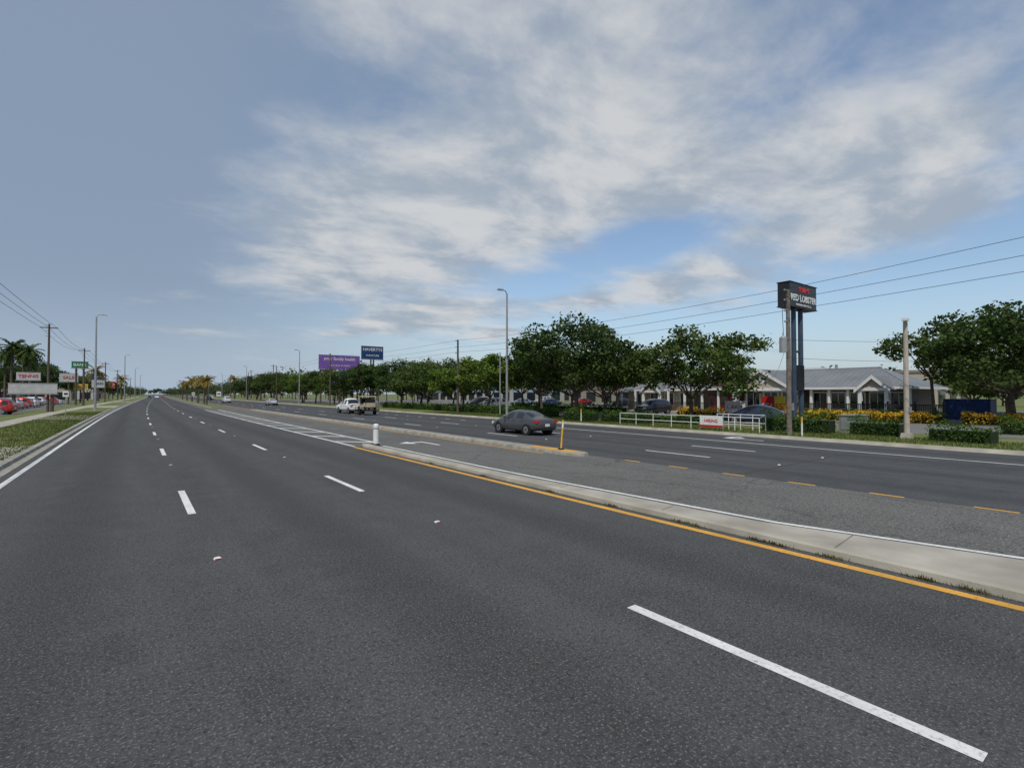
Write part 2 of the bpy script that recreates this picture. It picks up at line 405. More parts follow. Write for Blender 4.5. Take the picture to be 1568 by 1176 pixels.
for src,d,t,rz,sc in ((T5,35,61.5,1.2,.86),(T1,36,80.8,2.2,.90),(T7,45,92,.5,1.25),(T6,40,107,4.0,1.1),(T3,55,71.6,1.4,1.0),(T7,60,97,.9,1.3),
                      (T3,40,67,3.3,.80),(T7,37,73,5.3,1.0),(T1,46,56,5.0,.88),(T6,34,128,2.0,1.0),(T2,36,150,1.0,1.1),(T5,34,140,1.0,1.1),
                      (T2,35,116,5.5,1.1),(T6,34,95,5.5,.9),(T5,41,87,2.5,.95),(T6,52,47,1.0,.95),(T2,56,60,3.0,1.1),(T7,74,70,2.0,1.1),(T6,44,122,.7,1.1),
                      (T1,84,14,1.0,.72),(T3,80,9,2.5,.75),(T5,78,16,4.0,.75),(T7,60,4.0,.3,1.15),(T2,72,12,.3,.7),
                      (T1,-22,172,1,1.15),(T3,-27,165,2,1.1),(T2,-17,230,2,1.2),(T6,-14,300,2,1),
                      (T3,33,170,2,.95),(T7,35,190,3,1.3),(T6,34,215,3,1.1),(T1,34,240,1,1.0)):
    inst(src,'oak_tree',(*pt(d,t)[:2],.1),rz,(sc*random.uniform(.92,1.1),sc,sc*random.uniform(.92,1.06)))
rng=np.random.default_rng(5)
def tree_mass(name, path, depth, hmin, hmax, step, per, leaf, mat):
    mb=MB(); C=[]
    for (a,b) in zip(path[:-1],path[1:]):
        a=Vector(a); b=Vector(b); n=max(1,int((b-a).length/step))
        for i in range(n):
            p=a.lerp(b,(i+random.random())/n); h=random.uniform(hmin,hmax)*(1 if random.random()<.8 else 1.3)
            x=p.x+random.uniform(-depth,depth); y=p.y+random.uniform(-depth,depth)
            mb.cyl((x,y,0),(x,y,h*.6),.2,.12,M_bark,4)
            for j in range(5):
                s=h*random.uniform(.13,.3)
                C.append(clump((x+random.uniform(-1,1)*h*.28,y+random.uniform(-1,1)*h*.28,h*random.uniform(.35,.88)),(s,s,s*.75),per))
    C=np.concatenate(C); V,F=leaves(C,leaf,.3,.8); mb.arr(V,F,mat); return mb.obj(name)
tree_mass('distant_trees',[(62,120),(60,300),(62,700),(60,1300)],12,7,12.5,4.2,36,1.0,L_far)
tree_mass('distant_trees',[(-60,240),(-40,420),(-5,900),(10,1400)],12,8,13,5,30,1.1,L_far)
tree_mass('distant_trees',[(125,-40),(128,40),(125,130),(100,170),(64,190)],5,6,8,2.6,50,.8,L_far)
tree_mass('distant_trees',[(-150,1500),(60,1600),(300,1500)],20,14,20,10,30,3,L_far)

def hedge(d0,t0,d1,t1,h,w_,mat=L_hedge,name='hedge',dens=420,leaf=.10):
    a=np.array(pt(d0,t0)); b=np.array(pt(d1,t1)); Ln=np.linalg.norm(b-a); n=int(Ln*dens)
    u=rng.random(n); ax=(b-a)/Ln; nx=np.array([-ax[1],ax[0],0])
    th=rng.uniform(-.15,math.pi+.15,n); k=rng.uniform(.8,1.1,n)
    lump=1+.12*np.sin(u*Ln*2.1+d0)+.10*np.sin(u*Ln*5.3)
    cx=np.sign(np.cos(th))*np.abs(np.cos(th))**.5*w_/2*k*lump; cz=np.abs(np.sin(th))**.5*h*k*lump
    C=a+np.outer(u,(b-a))+np.outer(cx,nx); C[:,2]=cz+.12
    mb=MB()
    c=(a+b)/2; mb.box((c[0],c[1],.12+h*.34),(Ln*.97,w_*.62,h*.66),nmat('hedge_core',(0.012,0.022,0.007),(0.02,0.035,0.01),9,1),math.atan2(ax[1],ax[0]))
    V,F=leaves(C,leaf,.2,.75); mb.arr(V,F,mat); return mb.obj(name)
hedge(30.6,33.4,30.6,29.9,1.0,1.2); hedge(31.4,29.8,31.8,25.2,.85,1.2); hedge(32.3,16.7,32.3,12.7,1.1,1.3); hedge(33.2,12.1,33.2,9.7,.95,1.3)
hedge(32,8.1,31.6,5.7,.8,1.3); hedge(40,7.0,40,2.5,.95,1.4); hedge(34,84,34,38,.85,1.2,dens=240,leaf=.14)
hedge(46,40,46,62,1.0,1.3,dens=150,leaf=.16)
hedge(49.5,24,49.5,12.2,.8,1.8,L_flower,'croton_ramp_stand_in',260,.15); hedge(50.5,11,52,6,.8,1.6,L_flower,'croton_ramp_stand_in',260,.15)
hedge(50.9,25,50.9,12.0,.8,1.0,L_hedge,'hedge',200,.15); hedge(43.5,31,43.5,26.5,.9,1.6,L_flower,'croton_ramp_stand_in',260,.15)  # last bed: croton leaves added as stand-in for the yellow entry ramp
hedge(30.8,3.5,31.6,-2,.5,2.0,L_palm,'ground_cover_bed',300,.12); hedge(34,29,34,22,.6,1.0,L_hedge,'hedge',200,.13)

def blades(name, n, fd, ft, h, mat=L_grass, z=.12):
    T=ft(rng.random(n)); D=fd(T); hh=h*rng.uniform(.4,1.3,n); an=rng.uniform(0,math.pi,n)
    X=D+np.array([off(t) for t in T]); lean=rng.normal(0,.35,(n,2))*hh[:,None]
    w_=hh*.16
    P0=np.stack([X-np.cos(an)*w_,T-np.sin(an)*w_,np.full(n,z)],1); P1=np.stack([X+np.cos(an)*w_,T+np.sin(an)*w_,np.full(n,z)],1)
    P2=np.stack([X+lean[:,0],T+lean[:,1],z+hh],1)
    V=np.stack([P0,P1,P2],1).reshape(-1,3); F=np.arange(3*n).reshape(n,3)
    mb=MB(); mb.arr(V,F,mat); return mb.obj(name)
blades('grass',30000,lambda T:-3.6-rng.random(len(T))**1.2*3.7,lambda u:14+u**1.3*70,.09)
blades('grass',26000,lambda T:28.5+rng.random(len(T))**1.0*4.2,lambda u:-2+u*60,.11)
def tuft_t(u):
    k=np.array([1.7,2.2,3.3,4.1,4.4,5.6,5.9,7.6,9.6,12.6,15.9]); i=(u*len(k)).astype(int)%len(k)
    return k[i]+rng.normal(0,.10,len(u))
weed=leafmat('weed',(0.045,0.05,0.02),(0.16,0.14,0.06))
blades('weeds',1200,lambda T:8.24+rng.normal(0,.025,len(T)),tuft_t,.05,weed,.0)
blades('weeds',1500,lambda T:8.27+rng.normal(0,.012,len(T)),lambda u:1+u*20,.018,weed,.0)

def palm(name,H,seed,mat=L_palm,n=34,L_=1.9):
    rr=random.Random(seed); mb=MB(); mb.tube([(0,0,0),(.1,.05,H*.5),(.05,0,H)],[.2,.16,.17],M_bark,8)
    for i in range(n):
        th=rr.uniform(0,2*math.pi); e=rr.uniform(-.9,1.2); L1=L_*rr.uniform(.8,1.1)
        prev=Vector((.05,0,H)); d=Vector((math.cos(th)*math.cos(e),math.sin(th)*math.cos(e),math.sin(e)))
        side=Vector((-math.sin(th),math.cos(th),0))
        for k in range(6):
            nx=prev+d*(L1/6); d=(d+Vector((0,0,-.22))).normalized()
            for sg in (-1,1):
                tip=(prev+nx)/2+side*sg*.45*(1-.1*k)+d*.25+Vector((0,0,-.15))
                mb.poly([prev,nx,tip],mat)
            prev=nx
    return mb.obj(name)
P1=palm('palm_tree',5.2,3); P1.location=(*pt(11.2,128)[:2],.15)
for d,t,s in ((11.5,139,1.0),(11,150,1.1),(11.6,163,1.05),(11.2,180,1.2),(11,205,1.1),(11,240,1.2),(33,200,1.5),(31.5,260,1.7),(-12,190,1.7),(-9,260,1.6)):
    inst(P1,'palm_tree',(*pt(d,t)[:2],.12),t,(s,s,s))
P2=palm('palm_tree',8.6,9,L_oakd,60,2.3); P2.location=(-17.6,146,.1); P2.scale=(1.35,1.35,1.3)
for d,t,s in ((-19.3,152,1.3),(-20.3,147,1.38),(-22.5,155,1.25),(-18.6,155,1.15)): inst(P2,'palm_tree',(d,t,.1),t,(s,s,s))

# ------------------------------------------------------------------ street furniture
def lamp(name,d,t,H,side):
    x,y,_=pt(d,t); mb=MB()
    mb.box((0,0,.1),(.5,.5,.2),M_conc)
    mb.cyl((0,0,.15),(0,0,H-.3),.14,.085,M_steel,10)
    mb.tube([(0,0,H-.35),(side*.2,0,H-.05),(side*.5,0,H+.02)],[.06,.05,.04],M_steel,6)
    mb.box((side*.8,0,H+.02),(.75,.3,.14),M_steel,0,.75); mb.box((side*.85,0,H-.06),(.5,.22,.04),M_lamp)
    return mb.obj(name,loc=(x,y,.1))
for t in (41.6,127,212,297,382): lamp('street_lamp',30,t,12.7,-1)
for t in (86.7,172,257,342): lamp('street_lamp',-4.6,t,12.8,1)
def upole(d,t,H,r=.15,cross=False,mat=M_wood):
    x,y,_=pt(d,t); mb=MB(); mb.cyl((0,0,0),(0,0,H),r,r*.7,mat,9)
    if cross:
        mb.box((0,0,H-.5),(1.8,.1,.12),mat)
    for k,z in ((-.12,H-.15),(-.12,H-.9),(-.12,H-1.6)):
        mb.cyl((k,0,z),(k-.22,0,z),.03,.05,M_steel,6)
    return mb.obj('utility_pole',loc=(x,y,.1))
for t in (53.1,105,160,215,270): upole(31,t,8.8 if t<60 else 10.5)
upole(33,47.1,7.0,.09,mat=M_steel)
for t in (89,132,185,242,300,360): upole(-9.5,t,11.4,.15,True)
for t in (182,230,300): upole(22+12,t,12,.15,True)
M_wood2=nmat('weathered_wood',(0.22,0.19,0.155),(0.13,0.11,0.09),5,.9)
mb=MB(); mb.cyl((0,0,0),(0,0,8.1),.14,.10,M_wood2,10)
mb.cyl((-.38,.1,4.6),(-.38,.1,5.4),.2,.2,M_steel,12); mb.cyl((-.38,.1,5.4),(-.38,.1,5.5),.2,.1,M_steel,12); mb.cyl((-.38,.1,5.5),(-.38,.1,5.7),.03,.03,M_wood2,6)
mb.box((-.2,.05,5.0),(.3,.06,.5),M_steel)
mb.tube([(-.1,0,8.0),(-.45,.1,6.9),(-.35,.1,5.7)],[.015]*3,M_black,4)
for z in (8.05,7.5,6.9,6.3): mb.cyl((-.1,0,z),(-.4,0,z),.03,.05,M_steel,6)
mb.cyl((.15,0,.2),(.15,0,4),.04,.04,M_steel,6); mb.box((.22,0,1.6),(.2,.25,.4),M_steel)
mb.obj('transformer_pole',loc=(29.2,13.7,.1))
mb=MB(); M_cp=nmat('concrete_pole',(0.5,0.43,0.36),(0.38,0.33,0.28),3,.9,.2)
mb.cyl((0,0,0),(0,0,6.1),.13,.10,M_cp,10); mb.box((0,0,.15),(.5,.5,.3),M_conc,0,.8); mb.cyl((-.2,-.1,6.05),(.3,.1,6.15),.05,.05,M_wp,6); mb.box((-.3,-.12,6.1),(.35,.18,.12),M_wp); mb.box((.3,.12,6.18),(.35,.18,.12),M_wp)
mb.box((0,-.16,1.5),(.16,.06,.3),M_steel)
mb.obj('lot_light_pole',loc=(32,9.14,.1))
def wire(name,pts_list,sag=.5,r=.016):
    mb=MB()
    for pts_ in pts_list:
        for a,b in zip(pts_[:-1],pts_[1:]):
            a=Vector(a); b=Vector(b); pr=a; n=14
            for i in range(1,n+1):
                u=i/n; q=a.lerp(b,u); q.z-=4*sag*u*(1-u)*min(1,(b-a).length/50); mb.cyl(pr,q,r,r,M_black,4,False); pr=q
    return mb.obj(name)
px=28.9
wire('power_line',[[(px+.6,-32,12.3),(px,13.7,8.2),(px+2,53.1,8.8),(*pt(31,105)[:2],10.2),(*pt(31,160)[:2],10.2),(*pt(31,215)[:2],10.2)],
                   [(px+.6,-32,11.0),(px,13.7,7.6),(px+2,53.1,8.0),(*pt(31,105)[:2],9.5),(*pt(31,160)[:2],9.5)],
                   [(px+.6,-32,10.1),(px,13.7,7.0),(px+2,53.1,7.4),(*pt(31,105)[:2],8.8)]],.45,.013)
wire('power_line',[[(px,13.7,5.4),(56,6,6.8)],[(px,13.7,4.4),(50,9,5.0),(80,2,6)],[(px,13.7,5.0),(60,30,4.2)]],.5,.011)
wire('power_line',[[(*pt(-9.5+k,-20)[:2],13),(*pt(-9.5+k,89)[:2],11),(*pt(-9.5+k,132)[:2],11),(*pt(-9.5+k,185)[:2],11),(*pt(-9.5+k,242)[:2],11)] for k in (-.8,0,.8)],.9,.018)

mb=MB(); 
mb.cyl((0,0,0),(0,0,.14),.2,.17,M_black,16); mb.cyl((0,0,.14),(0,0,.98),.125,.125,M_wp,16); mb.cyl((0,0,.98),(0,0,1.04),.125,.08,M_wp,16)
mb.cyl((0,0,.80),(0,0,.86),.129,.129,M_steel,16); mb.obj('bollard',loc=(8.95,22.6,.0))
M_del=nmat('yellow_plastic',(0.75,0.42,0.03),(0.62,0.34,0.03),6,.5)
mb=MB(); mb.box((0,0,.03),(.2,.2,.06),M_black,0,.8); mb.tube([(0,0,.05),(.05,0,.6),(.12,0,1.2)],[.035]*3,M_del,8); mb.cyl((.085,0,.9),(.108,0,1.1),.038,.038,M_wp,8); mb.obj('delineator_post',loc=(14.1,15.7,.13))
for d,t in ((28.9,12.9),(29.6,30.5)):
    mb=MB(); mb.cyl((0,0,0),(0,0,.75),.045,.045,M_wp,8); mb.cyl((0,0,.75),(0,0,1.05),.05,.05,M_del,8); mb.obj('marker_post',loc=(d,t,.12))
mb=MB(); rx=29.6
for i in range(8):
    yy=15.6+i*1.53; mb.cyl((rx,yy,.1),(rx,yy,.98),.025,.025,M_wp,6)
for z in (.98,.55): mb.cyl((rx,15.6,z),(rx,26.3,z),.024,.024,M_wp,6)
for i in range(5):
    yy=15.9+i*.8; mb.cyl((30.9,yy,.12),(30.9,yy,1.1),.025,.025,M_wp,6)
for z in (1.1,.6): mb.cyl((30.9,15.9,z),(30.9,19.1,z),.025,.025,M_wp,6)
mb.cyl((rx,15.6,.98),(30.9,15.9,1.1),.025,.025,M_steel,6)
mb.obj('pipe_railing')
M_redp=nmat('red_print',(0.5,0.02,0.02),(0.4,0.02,0.02),3,.6)
def banner(x,y0,y1,z0,z1,col,txt,tcol,name='banner',band=None):
    e=empty(name,(x,(y0+y1)/2,.12)); mb=MB(); w_=abs(y1-y0)
    mb.box((0,0,(z0+z1)/2),(.02,w_,z1-z0),col)
    if band: mb.box((-.013,0,z0+.08),(.006,w_,.14),band)
    for s in (-1,1): mb.cyl((.03,s*w_/2,0),(.03,s*w_/2,z1+.05),.02,.02,M_steel,6)
    mb.obj('panel',e); text(txt,(z1-z0)*.38,tcol,(-.02,0,(z0+z1)/2+.04),(R(90),0,R(-90)),e); return e
banner(29.4,19.4,17.8,.18,.92,M_wp,'HIRING',M_redp,band=M_redp)
banner(41,24.6,22.8,.6,1.7,M_wp,'LUNCH',M_redp,band=M_redp)
M_yb=nmat('yellow_print',(0.7,0.5,0.03),(0.6,0.42,0.03),3,.6)
banner(40.5,21.1,20.15,.4,2.1,M_redp,'SEA',M_wp); banner(40.5,20.1,19.3,.4,2.1,M_yb,'FEST',M_redp)
for d,t in ((34.0,12.6),(34.9,12.3)):
    mb=MB(); mb.box((0,0,.5),(.6,.7,1.0),nmat('utility_green',(0.2,0.24,0.2),(0.15,0.18,0.15),3,.6)); mb.box((0,0,1.03),(.68,.78,.06),M_steel); mb.box((-.31,0,.55),(.02,.5,.7),M_steel); mb.obj('utility_cabinet',loc=(d,t,.12))

# ------------------------------------------------------------------ pylon sign
M_sign=nmat('sign_black',(0.018,0.02,0.024),(0.026,0.028,0.032),2,.35)
M_redb=nmat('emblem_red',(0.6,0.03,0.02),(0.5,0.03,0.02),3,.5)
M_post=nmat('sign_post_paint',(0.05,0.075,0.115),(0.035,0.055,0.085),2,.4)
e=empty('restaurant_pylon_sign',(36.9,16.7,.12)); mb=MB()
mb.cyl((-.55,0,0),(-.55,0,8.2),.17,.16,M_post,12); mb.cyl((.45,0,0),(.45,0,8.2),.17,.16,M_post,12)
mb.box((-.05,0,.15),(1.6,.8,.3),M_conc); mb.box((-.05,-.2,3.4),(.9,.1,1.7),M_sign)
for z in (2.3,5.2): mb.box((-.05,0,z),(1.0,.08,.15),M_post)
mb.obj('posts',e)
mb=MB(); mb.box((.05,0,8.98),(3.9,.8,1.6),M_sign)
for z in (8.16,9.80): mb.box((.05,0,z),(4.0,.9,.05),M_black)
mb.obj('cabinet',e)
for f,ry in ((-.42,0),(.42,R(180))):
    text('RED LOBSTER',.60,M_wp,(.05,f,8.76),(R(90),0,ry),e,'lettering',bold=.016)
    text('FRESH FISH  LIVE LOBSTER',.19,M_wp,(.05,f,8.32),(R(90),0,ry),e,'lettering')
    mb=MB()
    for i in range(9):
        a=math.pi*(.1+.8*i/8); 
        mb.box((.1+.5*math.cos(a)*1.3,f,9.22+.26*math.sin(a)),(.2,.03,.12),M_redb)
    mb.box((.1,f,9.33),(.6,.04,.18),M_redb,0,.7); mb.box((-.5,f,9.5),(.3,.04,.14),M_redb,0,.6); mb.box((.7,f,9.5),(.3,.04,.14),M_redb,0,.6)
    mb.obj('emblem',e)

# ------------------------------------------------------------------ billboards
M_pur=nmat('purple_print',(0.20,0.10,0.36),(0.17,0.08,0.31),.5,.6)
M_blu=nmat('blue_print',(0.015,0.05,0.16),(0.012,0.04,0.13),.5,.6)
M_lbl=nmat('light_blue_print',(0.05,0.28,0.6),(0.04,0.24,0.5),.5,.6)
def board(name,x,y,z,w_,h,col,txt,size,posts,tc=M_wp,rz=0,sub=None):
    e=empty(name,(x,y,.1),rz); mb=MB(); mb.box((0,0,z),(w_,.3,h),col); 
    mb.box((0,0,z-h/2-.1),(w_+.2,.5,.12),M_steel); mb.box((0,0,z+h/2+.06),(w_+.1,.34,.08),M_steel)
    for px_ in posts: mb.cyl((px_,.1,0),(px_,.1,z-h/2),.2,.18,M_wood,8)
    mb.obj('structure',e)
    if txt: text(txt,size,tc,(0,-.18,z+(.25*h if sub else 0)),(R(90),0,0),e,bold=.01)
    if sub: text(sub,size*.6,tc,(0,-.18,z-.22*h),(R(90),0,0),e)
    return e
board('purple_billboard',39.9,124,9.9,9.8,3.3,M_pur,'your family health',1.05,(-4.4,0,4.4),sub='care close to home')
board('furniture_store_sign',42.9,110.7,11.5,5.0,2.8,M_blu,'HAVERTYS',.95,(-.3,.3),sub='FURNITURE')
board('blue_store_sign',39.3,116,6.6,4.2,1.7,M_lbl,'store',.9,(-1,1))
M_pale=nmat('faded_white',(0.50,0.50,0.48),(0.40,0.40,0.39),1.5,.7)
board('white_shop_sign',-10.3,88.8,3.0,4.6,1.2,M_pale,'',.5,(-1.8,1.8),M_redp)
board('shop_sign',-14.3,118,5.3,3.0,1.2,M_pale,'TENNIS',.75,(-1,1),M_redp)
M_grn=nmat('green_print',(0.01,0.17,0.07),(0.01,0.14,0.05),.5,.6)
board('green_shop_sign',-9.1,140,8.4,2.7,1.3,M_grn,'BANK',.8,(-.6,.6))
board('shop_sign',-12.4,160,6.2,3.4,1.9,M_pale,'SALE',1.0,(0,),M_redp)
board('shop_sign',-8.8,205,5.5,3.4,2.2,M_pale,'TIRES',1.0,(0,),M_blu)
board('shop_sign',-11.2,175,4.2,3.0,1.4,M_yb,'FOOD',.9,(0,),M_redp)
board('shop_sign',-10.0,225,8.2,3.4,1.8,M_blu,'GAS',1.0,(0,))
board('shop_sign',-8,260,6.0,4,2.4,M_redp,'AUTO',1.3,(0,))
board('shop_sign',-6,310,6.5,4,2.6,M_pale,'PAWN',1.3,(0,),M_redp)
for d,t in ((13.0+off(112)-1,112),(11+off(170),170)):
    mb=MB(); mb.cyl((0,0,0),(0,0,2.7),.04,.04,M_steel,6); mb.box((0,-.05,2.3),(.75,.02,.9),M_wp); mb.box((0,-.065,2.3),(.5,.01,.2),M_black); mb.obj('traffic_sign',loc=(d,t,.14))
mb=MB(); mb.cyl((0,0,0),(0,0,2.6),.035,.035,M_steel,6); mb.box((0,-.05,2.3),(.5,.02,.6),M_wp); mb.box((0,-.065,2.3),(.3,.01,.2),M_black); mb.obj('traffic_sign',loc=(-5.8,72,.12))

# ------------------------------------------------------------------ restaurant
M_roof=nmat('metal_roof',(0.20,0.21,0.22),(0.16,0.17,0.18),.6,.5,metallic=.1)
M_seam=nmat('roof_seam',(0.30,0.31,0.32),(0.25,0.26,0.27),.6,.5,metallic=.1)
M_wall=nmat('beige_siding',(0.47,0.42,0.34),(0.42,0.37,0.30),1.5,.8)
M_wall2=nmat('taupe_wall',(0.17,0.15,0.13),(0.14,0.125,0.105),1.5,.8)
M_trim=nmat('white_trim',(0.76,0.76,0.74),(0.68,0.68,0.66),4,.6)
M_mar=nmat('maroon_paint',(0.12,0.015,0.015),(0.09,0.012,0.012),3,.5)
E=empty('restaurant_building',(0,0,.12))
mb=MB(); mb.box((62.5,32.5,1.45),(7,32,2.9),M_wall2); mb.box((58.8,45,1.45),(0.4,11,2.88),M_wall); mb.obj('walls',E)
mb=MB()
def window(y,w_,z0=.8,z1=2.4,x=58.95):
    mb.box((x-.02,y,(z0+z1)/2),(.06,w_,z1-z0),M_glass); 
    for s in (-1,1): mb.box((x-.06,y+s*w_/2,(z0+z1)/2),(.1,.12,z1-z0+.2),M_trim)
    mb.box((x-.06,y,z1+.06),(.1,w_-.13,.12),M_trim); mb.box((x-.06,y,z0-.05),(.12,w_-.13,.1),M_trim); mb.box((x-.065,y,(z0+z1)/2),(.05,.06,z1-z0),M_trim)
for i in range(5): window(17.4+i*1.75,1.35)
for i in range(3): window(26.6+i*2.0,1.55,.7,2.5,56.9)
for i in range(4): window(40.8+i*2.4,1.4,.8,2.4,58.55)
mb.obj('windows',E)
mb=MB()
for y in (32.8,34.0,35.6): mb.box((56.6,y,1.2),(.1,.95,2.3),M_mar); mb.box((56.53,y,1.6),(.04,.6,1.1),M_glass)
mb.obj('doors',E)
def gable_roof_y(mb,x0,x1,y0,y1,ze,zr,mat,seam=True,hip=0.0):
    xm=(x0+x1)/2
    A=[(x0,y0,ze),(x0,y1,ze),(xm,y1-hip,zr),(xm,y0+hip,zr)]; B=[(x1,y1,ze),(x1,y0,ze),(xm,y0+hip,zr),(xm,y1-hip,zr)]
    mb.poly(A,mat); mb.poly(B,mat)
    mb.poly([(x0,y0,ze),(xm,y0+hip,zr),(x1,y0,ze)],mat); mb.poly([(x1,y1,ze),(xm,y1-hip,zr),(x0,y1,ze)],mat)
    mb.box(((x0),(y0+y1)/2,ze-.09),(.14,y1-y0,.2),M_trim); mb.box((xm,y0+.0,ze-.09),(x1-x0-.15,.12,.2),M_trim)
    mb.poly([(x0,y0,ze-.012),(x1,y0,ze-.012),(x1,y1,ze-.012),(x0,y1,ze-.012)],M_trim)
    mb.cyl((xm,y0+hip,zr+.02),(xm,y1-hip,zr+.02),.08,.08,M_seam,6)
    mb.cyl((x0,y0,ze+.02),(xm,y0+hip,zr+.02),.06,.06,M_seam,6); mb.cyl((x0,y1,ze+.02),(xm,y1-hip,zr+.02),.06,.06,M_seam,6)
    if seam:
        n=int((y1-y0)/.55)
        for i in range(n+1):
            y=y0+i*(y1-y0)/n; k=1.0
            if hip>0: k=min(1,(y-y0)/hip,(y1-y)/hip)
            if k<=.05: continue
            mb.cyl((x0,y,ze+.02),(x0+(xm-x0)*k,y,ze+(zr-ze)*k+.02),.028,.028,M_seam,4,False)
mb=MB(); gable_roof_y(mb,56.2,66.8,15.6,38.6,2.95,5.0,M_roof,hip=4.2); mb.obj('main_roof',E)
mb=MB(); gable_roof_y(mb,57.2,67.0,36.5,51.0,2.9,4.4,M_roof,hip=3.5); mb.obj('wing_roof',E)
def front_gable(xf,xb,y0,y1,ze,zr,over=.35,name='porch_gable',cols=True,vent=True):
    mb=MB(); ym=(y0+y1)/2; sl=(zr-ze)/((y1-y0)/2); oy0,oy1=y0-over,y1+over; oz=ze-over*sl
    for ya in (oy0,oy1):
        mb.poly([(xf-.3,ya,oz),(xb,ya,oz),(xb,ym,zr),(xf-.3,ym,zr)] if ya==oy0 else [(xf-.3,ya,oz),(xf-.3,ym,zr),(xb,ym,zr),(xb,ya,oz)],M_roof)
        b=[(xf-.33,ya,oz-.30),(xf-.33,ya,oz+.03),(xf-.33,ym,zr+.05),(xf-.33,ym,zr-.30)]
        mb.poly(b,M_trim); mb.poly([(p_[0]+.08,p_[1],p_[2]) for p_ in b][::-1],M_trim)
        mb.poly([b[0],b[3],(xf-.25,ym,zr-.30),(xf-.25,ya,oz-.30)],M_trim)
        n=9
        for i in range(n):
            x=xf+i*(min(xb,xf+6)-xf)/n; mb.cyl((x,ya,oz+.02),(x,ym,zr+.02),.022,.022,M_seam,4,False)
    mb.poly([(xf,y0,ze-.2),(xf,y1,ze-.2),(xf,y1,ze),(xf,ym,zr-.05),(xf,y0,ze)],M_wall)
    mb.box((xf-.03,ym,ze-.17),(.14,y1-y0+.1,.3),M_trim)
    if vent:
        mb.cyl((xf-.05,ym,ze+(zr-ze)*.42),(xf+.05,ym,ze+(zr-ze)*.42),.46,.46,M_trim,16); mb.cyl((xf-.08,ym,ze+(zr-ze)*.42),(xf+.05,ym,ze+(zr-ze)*.42),.26,.26,nmat('louvre',(0.45,0.45,0.44),(0.35,0.35,0.35),12,.7),16)
    if cols:
        for y in (y0+.15,y1-.15):
            mb.box((xf+.1,y,(ze-.3)/2),(.3,.3,ze-.3),M_trim); mb.box((xf+.1,y,.3),(.45,.45,.6),M_wall)
    mb.obj(name,E)
front_gable(54.6,61.2,25.3,31.8,2.95,4.95)
front_gable(54.8,60,17.0,19.4,2.9,4.0,.25,'side_gable',vent=False)
front_gable(56.2,61,43.0,46.0,2.8,4.0,.25,'wing_gable')
mb=MB(); mb.box((57.2,28.55,1.35),(.5,6.3,2.68),M_wall)
mb.box((57.2,34.1,3.2),(1.2,3.6,.7),M_wall2); mb.obj('porch_wall',E)
text('RED LOBSTER',.6,M_redb,(56.5,35.2,3.6),(R(90),0,R(-90)),E,bold=.01)
mb=MB()
for y in (15.9,20.9,22.6,24.3,32.3,34.8,37.0,39.5,42.0,47.5,50): mb.box((56.6,y,1.4),(.22,.22,2.85),M_trim)
mb.box((56.6,20,2.78),(.16,8.2,.2),M_trim); mb.obj('columns',E)
mb=MB(); mb.box((64,27,4.9),(1.6,1.8,.9),M_trim); mb.box((63.5,21.5,4.8),(.8,.8,.6),M_steel); mb.box((64,44,4.3),(1.4,1.4,.8),M_steel); mb.cyl((62,24.0,4.8),(62,24.0,5.5),.15,.15,M_steel,8); mb.obj('roof_units',E)
mb=MB(); mb.box((61,33,.08),(16,36,.14),M_conc); mb.obj('terrace',E)
mb=MB()
y=12.5
while y<26.2:
    mb.box((52.4,y,.75),(.035,.06,1.3),M_black); y+=.12
for y in np.arange(12.5,26.3,1.9): mb.box((52.4,y,.85),(.12,.12,1.6),M_black)
for z in (.2,1.38): mb.box((52.4,19.3,z),(.05,13.8,.08),M_black)
y=34
while y<50: mb.box((54,y,.75),(.03,.04,1.15),M_black); y+=.14
for z in (.25,1.25): mb.box((54,42,z),(.05,16,.05),M_black)
mb.obj('metal_fence',loc=(0,0,.12))
M_cb=nmat('container_blue',(0.015,0.045,0.16),(0.012,0.035,0.12),2,.5)
mb=MB(); mb.box((0,0,.95),(2.2,3.2,1.7),M_cb)
for i in range(7): mb.box((-1.12,-1.4+i*.45,.95),(.05,.08,1.6),M_cb)
mb.box((0,0,1.83),(2.3,3.3,.06),M_black); mb.obj('waste_container',loc=(60.5,12.6,.1))
def shop(name,x0,x1,y0,y1,h,wall,band,face='-x',cap=M_trim):
    e=empty(name,(0,0,.12)); mb=MB(); mb.box(((x0+x1)/2,(y0+y1)/2,h/2),(x1-x0,y1-y0,h),wall); mb.obj('walls',e)
    mb=MB(); mb.box(((x0+x1)/2,(y0+y1)/2,h+.15),(x1-x0+.3,y1-y0+.3,.3),cap); mb.box(((x0+x1)/2,(y0+y1)/2,h+.35),(x1-x0-1,y1-y0-1,.1),M_roof); mb.obj('roof',e)
    mb=MB()
    xs=x0-.06 if face=='-x' else x1+.06
    n=int((y1-y0)/5)
    for i in range(n):
        y=y0+2.5+i*(y1-y0)/n; mb.box((xs,y,1.5),(.08,3.4,2.4),M_glass); mb.box((xs*1.0,y,2.85),(.16,3.6,.2),band)
    n2=int((x1-x0)/5)
    for i in range(n2):
        x=x0+2.5+i*(x1-x0)/n2; mb.box((x,y0-.06,1.5),(3.2,.08,2.4),M_glass); mb.box((x,y0-.06,2.85),(3.4,.16,.2),band)
    mb.obj('windows',e)
    mb=MB(); mb.box((xs,(y0+y1)/2,h*.72),(.2,(y1-y0)*.9,.6),band); mb.obj('fascia',e)
M_tan=nmat('tan_stucco',(0.30,0.265,0.215),(0.25,0.22,0.18),.6,.9)
shop('shopping_centre',97,115,24,66,5.6,M_wall,M_tan,cap=M_tan)
shop('shopping_centre',100,116,74,108,5.2,M_tan,M_wall2,cap=M_wall2)
